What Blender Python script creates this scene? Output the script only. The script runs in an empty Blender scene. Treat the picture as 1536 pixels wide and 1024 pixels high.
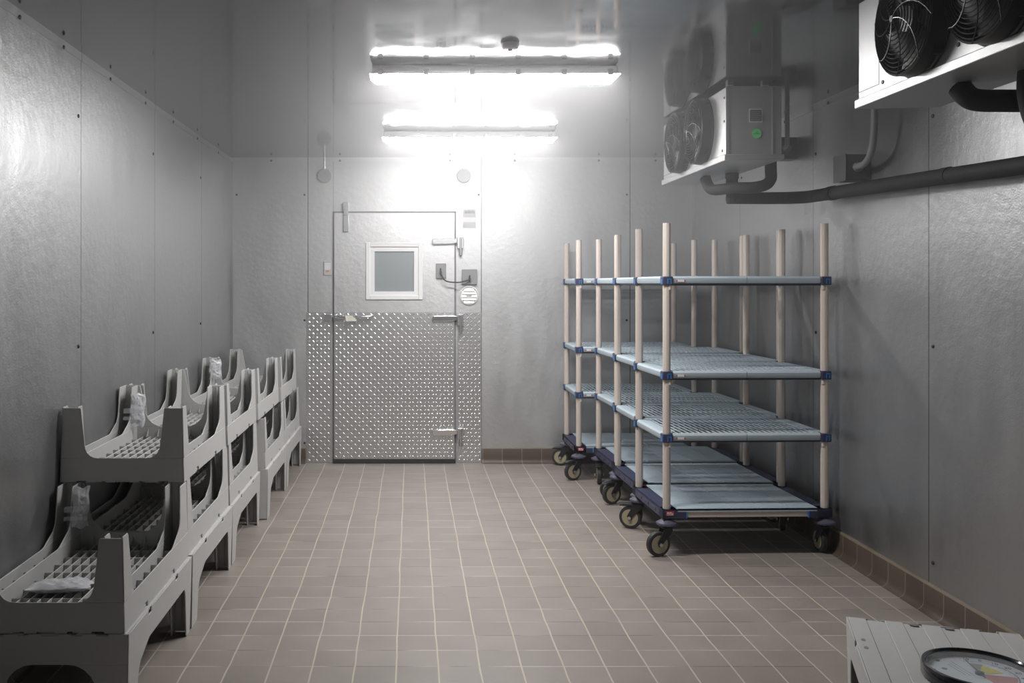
import bpy, bmesh, math, random
from mathutils import Vector, Matrix, noise as mnoise
random.seed(7)
sc = bpy.context.scene
COL = sc.collection
PI = math.pi
# ------------------------------------------------------------------ measured room (metres, camera foot at the origin, +Y into the room)
F = 1431.0          # focal length in pixels of a 1536 px wide frame
CH = 1.443          # eye height
YB = 7.705          # door wall
XL, XR = -1.462, 2.29
YF = -.6           # unseen wall behind the camera, set close to bounce light forward
HC = 2.466          # ceiling
S = YB / F          # metres per pixel on the door wall
def bw(px, py): return ((px - 617) * S, CH - (py - 426) * S)

# ------------------------------------------------------------------ materials
def new_mat(name):
    m = bpy.data.materials.new(name); m.use_nodes = True
    nt = m.node_tree
    return m, nt, nt.nodes['Principled BSDF']
def mat(name, col, rough=.5, metal=0.0, bump=0.0, bscale=200, var=0.0, vscale=8, spec=.5, coat=0.0, rvar=0.0):
    m, nt, b = new_mat(name)
    b.inputs['Base Color'].default_value = (*col, 1)
    b.inputs['Roughness'].default_value = rough
    b.inputs['Metallic'].default_value = metal
    b.inputs['Specular IOR Level'].default_value = spec
    if coat: b.inputs['Coat Weight'].default_value = coat
    tc = nt.nodes.new('ShaderNodeTexCoord')
    if var or rvar:
        n = nt.nodes.new('ShaderNodeTexNoise'); n.inputs['Scale'].default_value = vscale; n.inputs['Detail'].default_value = 4
        nt.links.new(tc.outputs['Object'], n.inputs['Vector'])
        if var:
            mx = nt.nodes.new('ShaderNodeMix'); mx.data_type = 'RGBA'
            mx.inputs[6].default_value = (*[c * (1 - var) for c in col], 1)
            mx.inputs[7].default_value = (*[min(1, c * (1 + var)) for c in col], 1)
            nt.links.new(n.outputs['Fac'], mx.inputs[0]); nt.links.new(mx.outputs[2], b.inputs['Base Color'])
        if rvar:
            mr = nt.nodes.new('ShaderNodeMapRange'); mr.inputs[1].default_value = .3; mr.inputs[2].default_value = .7
            mr.inputs[3].default_value = rough - rvar; mr.inputs[4].default_value = rough + rvar
            nt.links.new(n.outputs['Fac'], mr.inputs[0]); nt.links.new(mr.outputs[0], b.inputs['Roughness'])
    if bump:
        n2 = nt.nodes.new('ShaderNodeTexNoise'); n2.inputs['Scale'].default_value = bscale; n2.inputs['Detail'].default_value = 2
        nt.links.new(tc.outputs['Object'], n2.inputs['Vector'])
        bp = nt.nodes.new('ShaderNodeBump'); bp.inputs['Strength'].default_value = bump; bp.inputs['Distance'].default_value = .002
        nt.links.new(n2.outputs['Fac'], bp.inputs['Height']); nt.links.new(bp.outputs[0], b.inputs['Normal'])
    return m
def math_node(nt, op, a, bval=None, c=None):
    n = nt.nodes.new('ShaderNodeMath'); n.operation = op
    for i, v in enumerate((a, bval, c)):
        if v is None: continue
        if isinstance(v, (int, float)): n.inputs[i].default_value = v
        else: nt.links.new(v, n.inputs[i])
    return n.outputs[0]

def wall_metal(name, axis, seams, col=(.60, .605, .615), rough=.36, swirl=True, bump=.35, metal=.85, seam_w=.0028):
    """embossed galvanised sheet with dark joints between the panels"""
    m, nt, b = new_mat(name)
    geo = nt.nodes.new('ShaderNodeNewGeometry'); sep = nt.nodes.new('ShaderNodeSeparateXYZ')
    nt.links.new(geo.outputs['Position'], sep.inputs[0])
    u = sep.outputs[axis]
    cur = None
    for s_ in seams:
        d = math_node(nt, 'ABSOLUTE', math_node(nt, 'SUBTRACT', u, s_))
        l = math_node(nt, 'LESS_THAN', d, seam_w)
        cur = l if cur is None else math_node(nt, 'MAXIMUM', cur, l)
    # soft blotches of the zinc
    n = nt.nodes.new('ShaderNodeTexNoise'); n.inputs['Scale'].default_value = 3.0; n.inputs['Detail'].default_value = 6
    mp = nt.nodes.new('ShaderNodeMapping'); mp.inputs['Scale'].default_value = (2.5, 2.5, .7)
    nt.links.new(geo.outputs['Position'], mp.inputs[0]); nt.links.new(mp.outputs[0], n.inputs['Vector'])
    mr = nt.nodes.new('ShaderNodeMapRange'); mr.inputs[1].default_value = .3; mr.inputs[2].default_value = .7
    mr.inputs[3].default_value = rough - .05; mr.inputs[4].default_value = rough + .06
    nt.links.new(n.outputs['Fac'], mr.inputs[0]); nt.links.new(mr.outputs[0], b.inputs['Roughness'])
    mx = nt.nodes.new('ShaderNodeMix'); mx.data_type = 'RGBA'
    mx.inputs[6].default_value = (*[c * .90 for c in col], 1); mx.inputs[7].default_value = (*[c * 1.08 for c in col], 1)
    nt.links.new(n.outputs['Fac'], mx.inputs[0])
    last = mx.outputs[2]
    if cur is not None:
        m2 = nt.nodes.new('ShaderNodeMix'); m2.data_type = 'RGBA'; m2.inputs[7].default_value = (.07, .07, .075, 1)
        nt.links.new(cur, m2.inputs[0]); nt.links.new(last, m2.inputs[6]); last = m2.outputs[2]
    nt.links.new(last, b.inputs['Base Color'])
    b.inputs['Metallic'].default_value = metal
    # stucco embossing
    fine = nt.nodes.new('ShaderNodeTexNoise'); fine.inputs['Scale'].default_value = 150; fine.inputs['Detail'].default_value = 1.5
    nt.links.new(geo.outputs['Position'], fine.inputs['Vector'])
    h = fine.outputs['Fac']
    if swirl:
        v = nt.nodes.new('ShaderNodeTexVoronoi'); v.inputs['Scale'].default_value = 26; v.feature = 'SMOOTH_F1'; v.inputs['Smoothness'].default_value = .6
        nt.links.new(geo.outputs['Position'], v.inputs['Vector'])
        h = math_node(nt, 'ADD', math_node(nt, 'MULTIPLY', v.outputs['Distance'], .9), math_node(nt, 'MULTIPLY', h, .8))
    bp = nt.nodes.new('ShaderNodeBump'); bp.inputs['Strength'].default_value = bump; bp.inputs['Distance'].default_value = .003
    nt.links.new(h, bp.inputs['Height']); nt.links.new(bp.outputs[0], b.inputs['Normal'])
    return m

def tile_floor():
    m, nt, b = new_mat('quarry_tile')
    geo = nt.nodes.new('ShaderNodeNewGeometry'); sep = nt.nodes.new('ShaderNodeSeparateXYZ')
    nt.links.new(geo.outputs['Position'], sep.inputs[0])
    wob = nt.nodes.new('ShaderNodeTexNoise'); wob.inputs['Scale'].default_value = 3.2; wob.inputs['Detail'].default_value = 2
    nt.links.new(geo.outputs['Position'], wob.inputs['Vector'])
    w = math_node(nt, 'MULTIPLY', math_node(nt, 'SUBTRACT', wob.outputs['Fac'], .5), .012)
    u = math_node(nt, 'DIVIDE', math_node(nt, 'ADD', math_node(nt, 'SUBTRACT', sep.outputs[0], .575 - 158 * .158), w), .158)
    v = math_node(nt, 'DIVIDE', math_node(nt, 'SUBTRACT', sep.outputs[1], 3.6025 - 158 * .1588), .1588)
    def dist(t): return math_node(nt, 'ABSOLUTE', math_node(nt, 'SUBTRACT', math_node(nt, 'FRACT', math_node(nt, 'ADD', t, .5)), .5))
    gu = math_node(nt, 'LESS_THAN', dist(u), .020)
    gv = math_node(nt, 'LESS_THAN', dist(v), .015)
    # tile to tile tone
    comb = nt.nodes.new('ShaderNodeCombineXYZ')
    nt.links.new(math_node(nt, 'FLOOR', u), comb.inputs[0]); nt.links.new(math_node(nt, 'FLOOR', v), comb.inputs[1])
    wn = nt.nodes.new('ShaderNodeTexWhiteNoise'); nt.links.new(comb.outputs[0], wn.inputs['Vector'])
    ramp = nt.nodes.new('ShaderNodeValToRGB')
    ramp.color_ramp.elements[0].color = (.302, .266, .239, 1); ramp.color_ramp.elements[1].color = (.348, .308, .279, 1)
    nt.links.new(wn.outputs['Value'], ramp.inputs[0])
    blot = nt.nodes.new('ShaderNodeTexNoise'); blot.inputs['Scale'].default_value = 5; blot.inputs['Detail'].default_value = 6
    nt.links.new(geo.outputs['Position'], blot.inputs['Vector'])
    mul = nt.nodes.new('ShaderNodeMix'); mul.data_type = 'RGBA'; mul.blend_type = 'MULTIPLY'; mul.inputs[0].default_value = .3
    nt.links.new(ramp.outputs[0], mul.inputs[6]); nt.links.new(blot.outputs['Fac'], mul.inputs[7])
    gcol2 = nt.nodes.new('ShaderNodeMix'); gcol2.data_type = 'RGBA'
    gcol2.inputs[6].default_value = (.12, .10, .085, 1); gcol2.inputs[7].default_value = (.60, .53, .44, 1)
    cn = nt.nodes.new('ShaderNodeTexNoise'); cn.inputs['Scale'].default_value = 2.4; cn.inputs['Detail'].default_value = 3
    nt.links.new(geo.outputs['Position'], cn.inputs['Vector']); cm = nt.nodes.new('ShaderNodeMapRange'); cm.inputs[1].default_value = .42; cm.inputs[2].default_value = .56
    nt.links.new(cn.outputs['Fac'], cm.inputs[0]); nt.links.new(cm.outputs[0], gcol2.inputs[0])
    m1 = nt.nodes.new('ShaderNodeMix'); m1.data_type = 'RGBA'; nt.links.new(gcol2.outputs[2], m1.inputs[7])
    nt.links.new(gv, m1.inputs[0]); nt.links.new(mul.outputs[2], m1.inputs[6])
    gcol = nt.nodes.new('ShaderNodeMix'); gcol.data_type = 'RGBA'
    gcol.inputs[6].default_value = (.40, .345, .27, 1); gcol.inputs[7].default_value = (.60, .55, .46, 1)
    nt.links.new(wob.outputs['Fac'], gcol.inputs[0])
    m2 = nt.nodes.new('ShaderNodeMix'); m2.data_type = 'RGBA'
    nt.links.new(gu, m2.inputs[0]); nt.links.new(m1.outputs[2], m2.inputs[6]); nt.links.new(gcol.outputs[2], m2.inputs[7])
    nt.links.new(m2.outputs[2], b.inputs['Base Color'])
    b.inputs['Roughness'].default_value = .42
    hgt = math_node(nt, 'SUBTRACT', math_node(nt, 'MULTIPLY', blot.outputs['Fac'], .3), math_node(nt, 'MAXIMUM', gu, gv))
    bp = nt.nodes.new('ShaderNodeBump'); bp.inputs['Strength'].default_value = .35; bp.inputs['Distance'].default_value = .002
    nt.links.new(hgt, bp.inputs['Height']); nt.links.new(bp.outputs[0], b.inputs['Normal'])
    return m

def base_tile(name, axis):
    m, nt, b = new_mat(name)
    geo = nt.nodes.new('ShaderNodeNewGeometry'); sep = nt.nodes.new('ShaderNodeSeparateXYZ')
    nt.links.new(geo.outputs['Position'], sep.inputs[0])
    off = .575 if axis == 0 else 3.6025
    u = math_node(nt, 'DIVIDE', math_node(nt, 'SUBTRACT', sep.outputs[axis], off - 158 * .1583), .1583)
    d = math_node(nt, 'ABSOLUTE', math_node(nt, 'SUBTRACT', math_node(nt, 'FRACT', math_node(nt, 'ADD', u, .5)), .5))
    g = math_node(nt, 'MAXIMUM', math_node(nt, 'LESS_THAN', d, .018), math_node(nt, 'GREATER_THAN', sep.outputs[2], .117))
    wn = nt.nodes.new('ShaderNodeTexWhiteNoise'); wn.noise_dimensions = '1D'; nt.links.new(math_node(nt, 'FLOOR', u), wn.inputs['W'])
    ramp = nt.nodes.new('ShaderNodeValToRGB')
    ramp.color_ramp.elements[0].color = (.085, .062, .047, 1); ramp.color_ramp.elements[1].color = (.11, .082, .064, 1)
    nt.links.new(wn.outputs['Value'], ramp.inputs[0])
    m1 = nt.nodes.new('ShaderNodeMix'); m1.data_type = 'RGBA'; m1.inputs[7].default_value = (.22, .18, .135, 1)
    nt.links.new(g, m1.inputs[0]); nt.links.new(ramp.outputs[0], m1.inputs[6]); nt.links.new(m1.outputs[2], b.inputs['Base Color'])
    b.inputs['Roughness'].default_value = .45
    return m

def glass_mat():
    m = bpy.data.materials.new('clear_glass'); m.use_nodes = True; nt = m.node_tree
    nt.nodes.remove(nt.nodes['Principled BSDF'])
    out = nt.nodes['Material Output']
    tr = nt.nodes.new('ShaderNodeBsdfTransparent'); tr.inputs[0].default_value = (.93, .95, .95, 1)
    gl = nt.nodes.new('ShaderNodeBsdfGlossy'); gl.inputs['Roughness'].default_value = .05
    lw = nt.nodes.new('ShaderNodeLayerWeight'); lw.inputs[0].default_value = .5
    pw = nt.nodes.new('ShaderNodeMath'); pw.operation = 'POWER'; pw.inputs[1].default_value = 5; nt.links.new(lw.outputs['Facing'], pw.inputs[0])
    fr = nt.nodes.new('ShaderNodeMath'); fr.operation = 'MULTIPLY_ADD'; fr.inputs[1].default_value = .7; fr.inputs[2].default_value = .04; nt.links.new(pw.outputs[0], fr.inputs[0])
    mx = nt.nodes.new('ShaderNodeMixShader')
    nt.links.new(fr.outputs[0], mx.inputs[0]); nt.links.new(tr.outputs[0], mx.inputs[1]); nt.links.new(gl.outputs[0], mx.inputs[2])
    nt.links.new(mx.outputs[0], out.inputs[0])
    return m
def film_mat(name, white):
    m = bpy.data.materials.new(name); m.use_nodes = True; nt = m.node_tree
    b = nt.nodes['Principled BSDF']; out = nt.nodes['Material Output']
    b.inputs['Base Color'].default_value = (.82, .82, .86, 1); b.inputs['Roughness'].default_value = .22
    tr = nt.nodes.new('ShaderNodeBsdfTransparent'); mx = nt.nodes.new('ShaderNodeMixShader'); mx.inputs[0].default_value = white
    nt.links.new(tr.outputs[0], mx.inputs[1]); nt.links.new(b.outputs[0], mx.inputs[2]); nt.links.new(mx.outputs[0], out.inputs[0])
    return m
def lamp_mat():
    m, nt, b = new_mat('lit_lens')
    b.inputs['Base Color'].default_value = (.9, .9, .9, 1)
    b.inputs['Emission Color'].default_value = (1, .985, .97, 1)
    b.inputs['Emission Strength'].default_value = LAMP
    return m
LAMP = 26.0
EXPO = 1.75
FOG, FOG_LOW = .088, .007

M = {}
M['floor'] = tile_floor()
side_seams = [4.222 + 1.213 * k for k in range(-4, 3)]
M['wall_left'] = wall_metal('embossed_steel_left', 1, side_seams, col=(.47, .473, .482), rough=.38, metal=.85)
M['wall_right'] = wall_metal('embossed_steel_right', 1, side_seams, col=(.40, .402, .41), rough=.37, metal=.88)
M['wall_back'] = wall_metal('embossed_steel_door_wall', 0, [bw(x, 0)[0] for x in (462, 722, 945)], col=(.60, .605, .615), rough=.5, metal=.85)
M['wall_front'] = wall_metal('pale_bounce_wall', 0, [], col=(.82, .82, .82), rough=.6, metal=.0)  # unseen wall made white and non-metallic to bounce fill light onto the crates
M['trim'] = wall_metal('trim_steel', 0, [], col=(.50, .50, .51), rough=.4, swirl=False, bump=.05)
M['door'] = wall_metal('embossed_steel_door', 0, [], col=(.62, .62, .63), rough=.5, metal=.85)
M['ceiling'] = wall_metal('smooth_ceiling_steel', 1, [3.15, 5.76, 6.59], col=(.25, .25, .258), rough=.09, swirl=False, bump=.0, metal=.9, seam_w=.002)
M['diamond'] = mat('diamond_plate', (.74, .74, .75), .36, 1.0, bump=.05, bscale=30)
M['crate'] = mat('grey_crate_plastic', (.54, .54, .53), .5, bump=.12, bscale=500, var=.04, vscale=20)
M['post'] = mat('beige_epoxy_post', (.60, .53, .475), .42, var=.02)
M['mat'] = mat('pale_blue_polymer', (.455, .54, .60), .45, var=.03)
M['navy'] = mat('navy_polymer', (.040, .045, .095), .42)
M['bumper'] = mat('grey_blue_bumper', (.075, .075, .115), .5)
M['clip'] = mat('bright_blue_clip', (.03, .20, .55), .4)
M['tyre'] = mat('dark_tyre', (.025, .025, .028), .55)
M['hub'] = mat('cream_wheel_hub', (.38, .33, .23), .5, var=.1, vscale=30)
M['fork'] = mat('dark_steel_fork', (.03, .03, .034), .4, .5)
M['chrome'] = mat('chrome', (.80, .80, .82), .2, 1.0)
M['steel'] = mat('brushed_steel', (.58, .58, .60), .3, .9, bump=.05, bscale=80)
M['galv'] = mat('galvanised_casing', (.42, .425, .43), .42, .55, bump=.10, bscale=150, var=.05)
M['black'] = mat('black_plastic', (.012, .012, .014), .35)
M['wire'] = mat('dark_guard_wire', (.05, .05, .055), .3, .6)
M['rubber'] = mat('black_foam_insulation', (.016, .016, .018), .75, bump=.3, bscale=60)
M['gasket'] = mat('dark_gasket', (.03, .03, .034), .6)
M['gasket_grey'] = mat('grey_gasket', (.20, .20, .215), .6)
M['white'] = mat('white_plastic', (.78, .78, .78), .4)
M['boxgrey'] = mat('grey_box_plastic', (.25, .255, .26), .5)
M['junction'] = mat('dark_grey_box', (.10, .10, .105), .5)
M['discgrey'] = mat('grey_cap', (.30, .305, .31), .5)
M['conduit'] = mat('grey_conduit', (.22, .22, .225), .5)
M['cable'] = mat('dark_cable', (.03, .03, .03), .5)
M['plug'] = mat('dark_plug', (.03, .03, .032), .5)
M['sticker_grey'] = mat('grey_sticker', (.48, .48, .50), .5)
M['sticker_pale'] = mat('pale_sticker', (.70, .70, .72), .4)
M['dark_label'] = mat('dark_label', (.06, .06, .065), .45)
M['green'] = mat('green_sticker', (.10, .70, .20), .5)
M['ink'] = mat('dark_ink', (.04, .04, .06), .5)
M['red'] = mat('red_print', (.50, .05, .045), .45)
M['dialred'] = mat('dial_red', (.48, .10, .085), .45)
M['yellow'] = mat('dial_yellow', (.72, .60, .05), .45)
M['dial'] = mat('dial_white', (.74, .75, .82), .4)
M['rim'] = mat('glossy_black_rim', (.012, .012, .02), .12, coat=.5)
M['tag'] = mat('cream_tag', (.72, .70, .60), .6)
M['lamp'] = lamp_mat()
M['glass'] = glass_mat()
M['film'] = film_mat('thin_clear_film', .72)
M['tape'] = film_mat('clear_tape', .16)
M['pane_back'] = mat('grey_inner_pane', (.42, .425, .44), .3)

# ------------------------------------------------------------------ mesh builder
class MB:
    def __init__(s): s.v = []; s.f = []
    def add(s, vs, fs):
        o = len(s.v); s.v += [tuple(p) for p in vs]; s.f += [tuple(i + o for i in f) for f in fs]; return s
    def box(s, x0, x1, y0, y1, z0, z1):
        if x0 > x1: x0, x1 = x1, x0
        if y0 > y1: y0, y1 = y1, y0
        if z0 > z1: z0, z1 = z1, z0
        return s.add([(x0, y0, z0), (x1, y0, z0), (x1, y1, z0), (x0, y1, z0), (x0, y0, z1), (x1, y0, z1), (x1, y1, z1), (x0, y1, z1)],
                     [(0, 3, 2, 1), (4, 5, 6, 7), (0, 1, 5, 4), (1, 2, 6, 5), (2, 3, 7, 6), (3, 0, 4, 7)])
    def prism(s, poly, axis, a, b):
        """poly = 2D points in the plane across `axis` (order x,y,z without the axis)"""
        n = len(poly)
        def p(q, t):
            if axis == 'x': return (t, q[0], q[1])
            if axis == 'y': return (q[0], t, q[1])
            return (q[0], q[1], t)
        vs = [p(q, a) for q in poly] + [p(q, b) for q in poly]
        fs = [tuple(range(n))[::-1], tuple(range(n, 2 * n))] + [(i, (i + 1) % n, n + (i + 1) % n, n + i) for i in range(n)]
        return s.add(vs, fs)
    def ring_pts(s, c, d, r, n, ph=0):
        d = Vector(d).normalized(); a = d.orthogonal().normalized(); b = d.cross(a)
        return [Vector(c) + r * (math.cos(2 * PI * i / n + ph) * a + math.sin(2 * PI * i / n + ph) * b) for i in range(n)]
    def cyl(s, p0, p1, r0, r1=None, n=20, caps=True):
        r1 = r0 if r1 is None else r1
        d = Vector(p1) - Vector(p0)
        vs = s.ring_pts(p0, d, r0, n) + s.ring_pts(p1, d, r1, n)
        fs = [(i, (i + 1) % n, n + (i + 1) % n, n + i) for i in range(n)]
        if caps: fs += [tuple(range(n))[::-1], tuple(range(n, 2 * n))]
        return s.add(vs, fs)
    def lathe(s, prof, o, d, n=32):
        """prof = [(radius, height along d)]; closed at ends when radius 0"""
        d = Vector(d).normalized(); vs = []; fs = []
        for r, h in prof: vs += s.ring_pts(Vector(o) + d * h, d, max(r, 1e-5), n)
        k = len(prof)
        for j in range(k - 1):
            for i in range(n): fs.append((j * n + i, j * n + (i + 1) % n, (j + 1) * n + (i + 1) % n, (j + 1) * n + i))
        fs.append(tuple(range(n))[::-1]); fs.append(tuple(range((k - 1) * n, k * n)))
        return s.add(vs, fs)
    def tube(s, pts, r, n=10, closed=False):
        pts = [Vector(p) for p in pts]; k = len(pts); vs = []; fs = []
        ref = None
        for i, p in enumerate(pts):
            if closed: t = pts[(i + 1) % k] - pts[i - 1]
            else: t = pts[min(i + 1, k - 1)] - pts[max(i - 1, 0)]
            t.normalize()
            if ref is None: ref = t.orthogonal().normalized()
            ref = (ref - t * ref.dot(t)).normalized(); b = t.cross(ref)
            vs += [p + r * (math.cos(2 * PI * j / n) * ref + math.sin(2 * PI * j / n) * b) for j in range(n)]
        m = k if closed else k - 1
        for i in range(m):
            for j in range(n): fs.append((i * n + j, i * n + (j + 1) % n, ((i + 1) % k) * n + (j + 1) % n, ((i + 1) % k) * n + j))
        if not closed: fs += [tuple(range(n))[::-1], tuple(range((k - 1) * n, k * n))]
        return s.add(vs, fs)
    def xf(s, fn): s.v = [tuple(fn(*p)) for p in s.v]; return s
    def build(s, name, m, parent=None, bevel=0, seg=2, smooth=True, label=None):
        me = bpy.data.meshes.new(name); me.from_pydata(s.v, [], s.f); me.update()
        bm = bmesh.new(); bm.from_mesh(me); bmesh.ops.recalc_face_normals(bm, faces=bm.faces); bm.to_mesh(me); bm.free()
        if smooth:
            me.polygons.foreach_set('use_smooth', [True] * len(me.polygons)); me.set_sharp_from_angle(angle=math.radians(38))
        me.materials.append(M[m] if isinstance(m, str) else m)
        o = bpy.data.objects.new(name, me); COL.objects.link(o)
        if parent is not None: o.parent = parent
        if bevel:
            b = o.modifiers.new('bevel', 'BEVEL'); b.width = bevel; b.segments = seg; b.limit_method = 'ANGLE'; b.angle_limit = math.radians(40)
        if label: o['label'] = label
        return o
def arc(cx, cy, rx, ry, a0, a1, n):
    return [(cx + rx * math.cos(math.radians(a0 + (a1 - a0) * i / n)), cy + ry * math.sin(math.radians(a0 + (a1 - a0) * i / n))) for i in range(n + 1)]
def smooth_path(pts, n=8):
    """Catmull-Rom through the points"""
    P = [Vector(p) for p in pts]; out = []
    for i in range(len(P) - 1):
        p0, p1, p2, p3 = P[max(i - 1, 0)], P[i], P[i + 1], P[min(i + 2, len(P) - 1)]
        for k in range(n):
            t = k / n
            out.append(.5 * ((2 * p1) + (p2 - p0) * t + (2 * p0 - 5 * p1 + 4 * p2 - p3) * t * t + (3 * p1 - p0 - 3 * p2 + p3) * t ** 3))
    out.append(P[-1]); return out
def tag(o, label, cat, group=None, kind=None):
    o['label'] = label; o['category'] = cat
    if group: o['group'] = group
    if kind: o['kind'] = kind
    return o
def empty(name, loc=(0, 0, 0), rz=0):
    o = bpy.data.objects.new(name, None); COL.objects.link(o); o.location = loc; o.rotation_euler = (0, 0, rz); o.empty_display_size = .1
    return o
KIDS = {}
def copy_tree(o, parent=None):
    c = o.copy(); COL.objects.link(c)
    if parent is not None: c.parent = parent
    for ch in list(o.children): copy_tree(ch, c)
    return c
def text_mesh(txt, size, name, m, parent, loc, rot, align='CENTER'):
    cu = bpy.data.curves.new('tmp_text', 'FONT'); cu.body = txt; cu.size = size; cu.align_x = align; cu.align_y = 'CENTER'; cu.extrude = .0002
    t = bpy.data.objects.new('tmp_text', cu); COL.objects.link(t)
    bpy.context.view_layer.update()
    me = bpy.data.meshes.new_from_object(t.evaluated_get(bpy.context.evaluated_depsgraph_get()))
    bpy.data.objects.remove(t); bpy.data.curves.remove(cu)
    me.name = name; me.materials.clear(); me.materials.append(M[m])
    o = bpy.data.objects.new(name, me); COL.objects.link(o); o.parent = parent; o.location = loc; o.rotation_euler = rot
    return o

# ================================================================== room shell
def struct(o, label, cat): return tag(o, label, cat, kind='structure')
T = .12
struct(MB().box(XL - T, XR + T, YF - T, YB + T, -T, 0).build('floor', 'floor', smooth=False), 'brown-grey square quarry tile floor with beige grout lines', 'floor')
struct(MB().box(XL - T, XR + T, YF - T, YB + T, HC, HC + T).build('ceiling', 'ceiling', smooth=False), 'smooth grey metal ceiling that mirrors the lamps', 'ceiling')
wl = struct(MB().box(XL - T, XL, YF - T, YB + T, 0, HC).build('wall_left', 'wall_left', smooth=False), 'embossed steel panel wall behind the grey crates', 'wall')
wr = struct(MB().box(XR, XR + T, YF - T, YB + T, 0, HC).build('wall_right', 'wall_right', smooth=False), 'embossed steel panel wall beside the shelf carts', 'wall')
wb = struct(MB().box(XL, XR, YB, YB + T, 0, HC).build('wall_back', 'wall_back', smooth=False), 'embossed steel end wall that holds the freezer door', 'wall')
struct(MB().box(XL, XR, YF - T, YF, 0, HC).build('wall_front', 'wall_front', smooth=False), 'unseen wall closing the room behind the viewer, whitened to bounce light', 'wall')

# cove moulding where walls meet the ceiling (a thin trim angle with the plugs in it)
trim_h = .036
struct(MB().box(XL, XL + .004, YF, YB, HC - trim_h, HC).build('trim_1', 'wall_left', smooth=False), 'narrow steel angle along the top of the left wall', 'trim')
struct(MB().box(XR - .004, XR, YF, YB, HC - trim_h, HC).build('trim_2', 'wall_right', smooth=False), 'narrow steel angle along the top of the right wall', 'trim')
struct(MB().box(XL, XR, YB - .003, YB, HC - trim_h, HC).build('trim_3', 'wall_back', smooth=False), 'narrow steel angle along the top of the door wall', 'trim')
struct(MB().box(XL, XL + .022, YB - .003, YB, 0, HC - trim_h).build('trim_4', 'trim', smooth=False), 'bright corner strip left of the door wall', 'trim')
struct(MB().box(XR - .022, XR, YB - .003, YB, 0, HC - trim_h).build('trim_5', 'trim', smooth=False), 'bright corner strip right of the door wall', 'trim')
# base tiles with a cove foot
bp = [(0, 0), (.045, 0), (.028, .008), (.018, .022), (.015, .04), (.015, .118), (.010, .126), (0, .126)]
struct(MB().prism([(XR - a, z) for a, z in bp], 'y', YF, YB).build('baseboard_right', base_tile('base_tile_right', 1)), 'brown cove base tiles along the right wall', 'baseboard')
struct(MB().prism([(XL + a, z) for a, z in bp], 'y', YF, YB).build('baseboard_left', base_tile('base_tile_left', 1)), 'brown cove base tiles behind the crates', 'baseboard')
bt = base_tile('base_tile_back', 0)
bk = MB()
bk.prism([(YB - a, z) for a, z in bp], 'x', bw(722, 0)[0] + .002, XR - .015)
bk.prism([(YB - a, z) for a, z in bp], 'x', XL + .015, bw(460, 0)[0] - .002)
struct(bk.build('baseboard_back', bt), 'brown cove base tiles either side of the door', 'baseboard')

# dark fastener plugs along the panel joints (parts of the walls)
def plug(parent, p, d):
    MB().lathe([(.009, 0), (.009, .003), (.006, .005), (0, .006)], p, d, 10).build('plug', 'plug', parent)
for k, y in enumerate(side_seams):
    if y < 1.9: continue
    for z in (2.18, 1.17, .22):
        plug(wl, (XL, y - .035, z), (1, 0, 0))
        plug(wr, (XR, y - .035, z), (-1, 0, 0))
for y in (3.55, 4.0, 4.62, 5.23, 5.84, 6.5, 7.2):
    plug(wl, (XL + .004, y, HC - .03), (1, 0, 0))
    plug(wr, (XR - .004, y, HC - .03), (-1, 0, 0))
for px in (407, 510, 675, 772, 898, 983):
    x, z = bw(px, 241); plug(wb, (x, YB - .003, z), (0, -1, 0))
for px, py in ((355, 292), (457, 292), (718, 292), (940, 292), (457, 480), (940, 480), (457, 664)):
    x, z = bw(px, py); plug(wb, (x, YB, z), (0, -1, 0))

# ================================================================== door
def diamonds(mb, x0, x1, z0, z1, y, pitch=.031):
    nz = int((z1 - z0) / pitch); nx = int((x1 - x0) / pitch)
    ox = x0 + ((x1 - x0) - (nx - 1) * pitch) / 2; oz = z0 + ((z1 - z0) - (nz - 1) * pitch) / 2
    for i in range(nx):
        for j in range(nz):
            a = PI / 4 if (i + j) % 2 else -PI / 4
            ca, sa = math.cos(a), math.sin(a); cx, cz = ox + i * pitch, oz + j * pitch
            L, W_, h = .0135, .005, .0027
            loc = [(-L, 0, 0), (-L * .45, -W_, 0), (L * .45, -W_, 0), (L, 0, 0), (L * .45, W_, 0), (-L * .45, W_, 0), (-L * .45, 0, h), (L * .45, 0, h)]
            mb.add([(cx + u * ca - w * sa, y - d, cz + u * sa + w * ca) for u, w, d in loc],
                   [(0, 1, 6), (1, 2, 7, 6), (2, 3, 7), (3, 4, 7), (4, 5, 6, 7), (5, 0, 6)])
    return mb
dx0, dz1 = bw(500, 318); dx1, dz0 = bw(683, 691); kz = bw(0, 468)[1]
wx0, wz1 = bw(549, 364); wx1, wz0 = bw(634, 449)
fx0, gz1 = bw(562, 377); fx1, gz0 = bw(621, 437)
door = struct(empty('door_1', ((dx0 + dx1) / 2, YB, 0)), 'steel freezer door with small square window and diamond plate lower half', 'door')
DY = Vector(door.location)
def dmb(): return MB()
def dbuild(mb, name, m, parent=None, **k):
    mb.xf(lambda x, y, z: (x - DY.x, y - DY.y, z)); return mb.build(name, m, parent or door, **k)
yl = YB - .022                                  # face of the leaf
leaf = MB()
g = .009
leaf.box(dx0 + g, wx0 + .03, yl, YB - .002, dz0 + .02, dz1 - g).box(wx1 - .03, dx1 - g, yl, YB - .002, dz0 + .02, dz1 - g)
leaf.box(wx0 + .03, wx1 - .03, yl, YB - .002, dz0 + .02, wz0 + .03).box(wx0 + .03, wx1 - .03, yl, YB - .002, wz1 - .03, dz1 - g)
dbuild(leaf, 'door_leaf', 'door', smooth=False)
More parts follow.
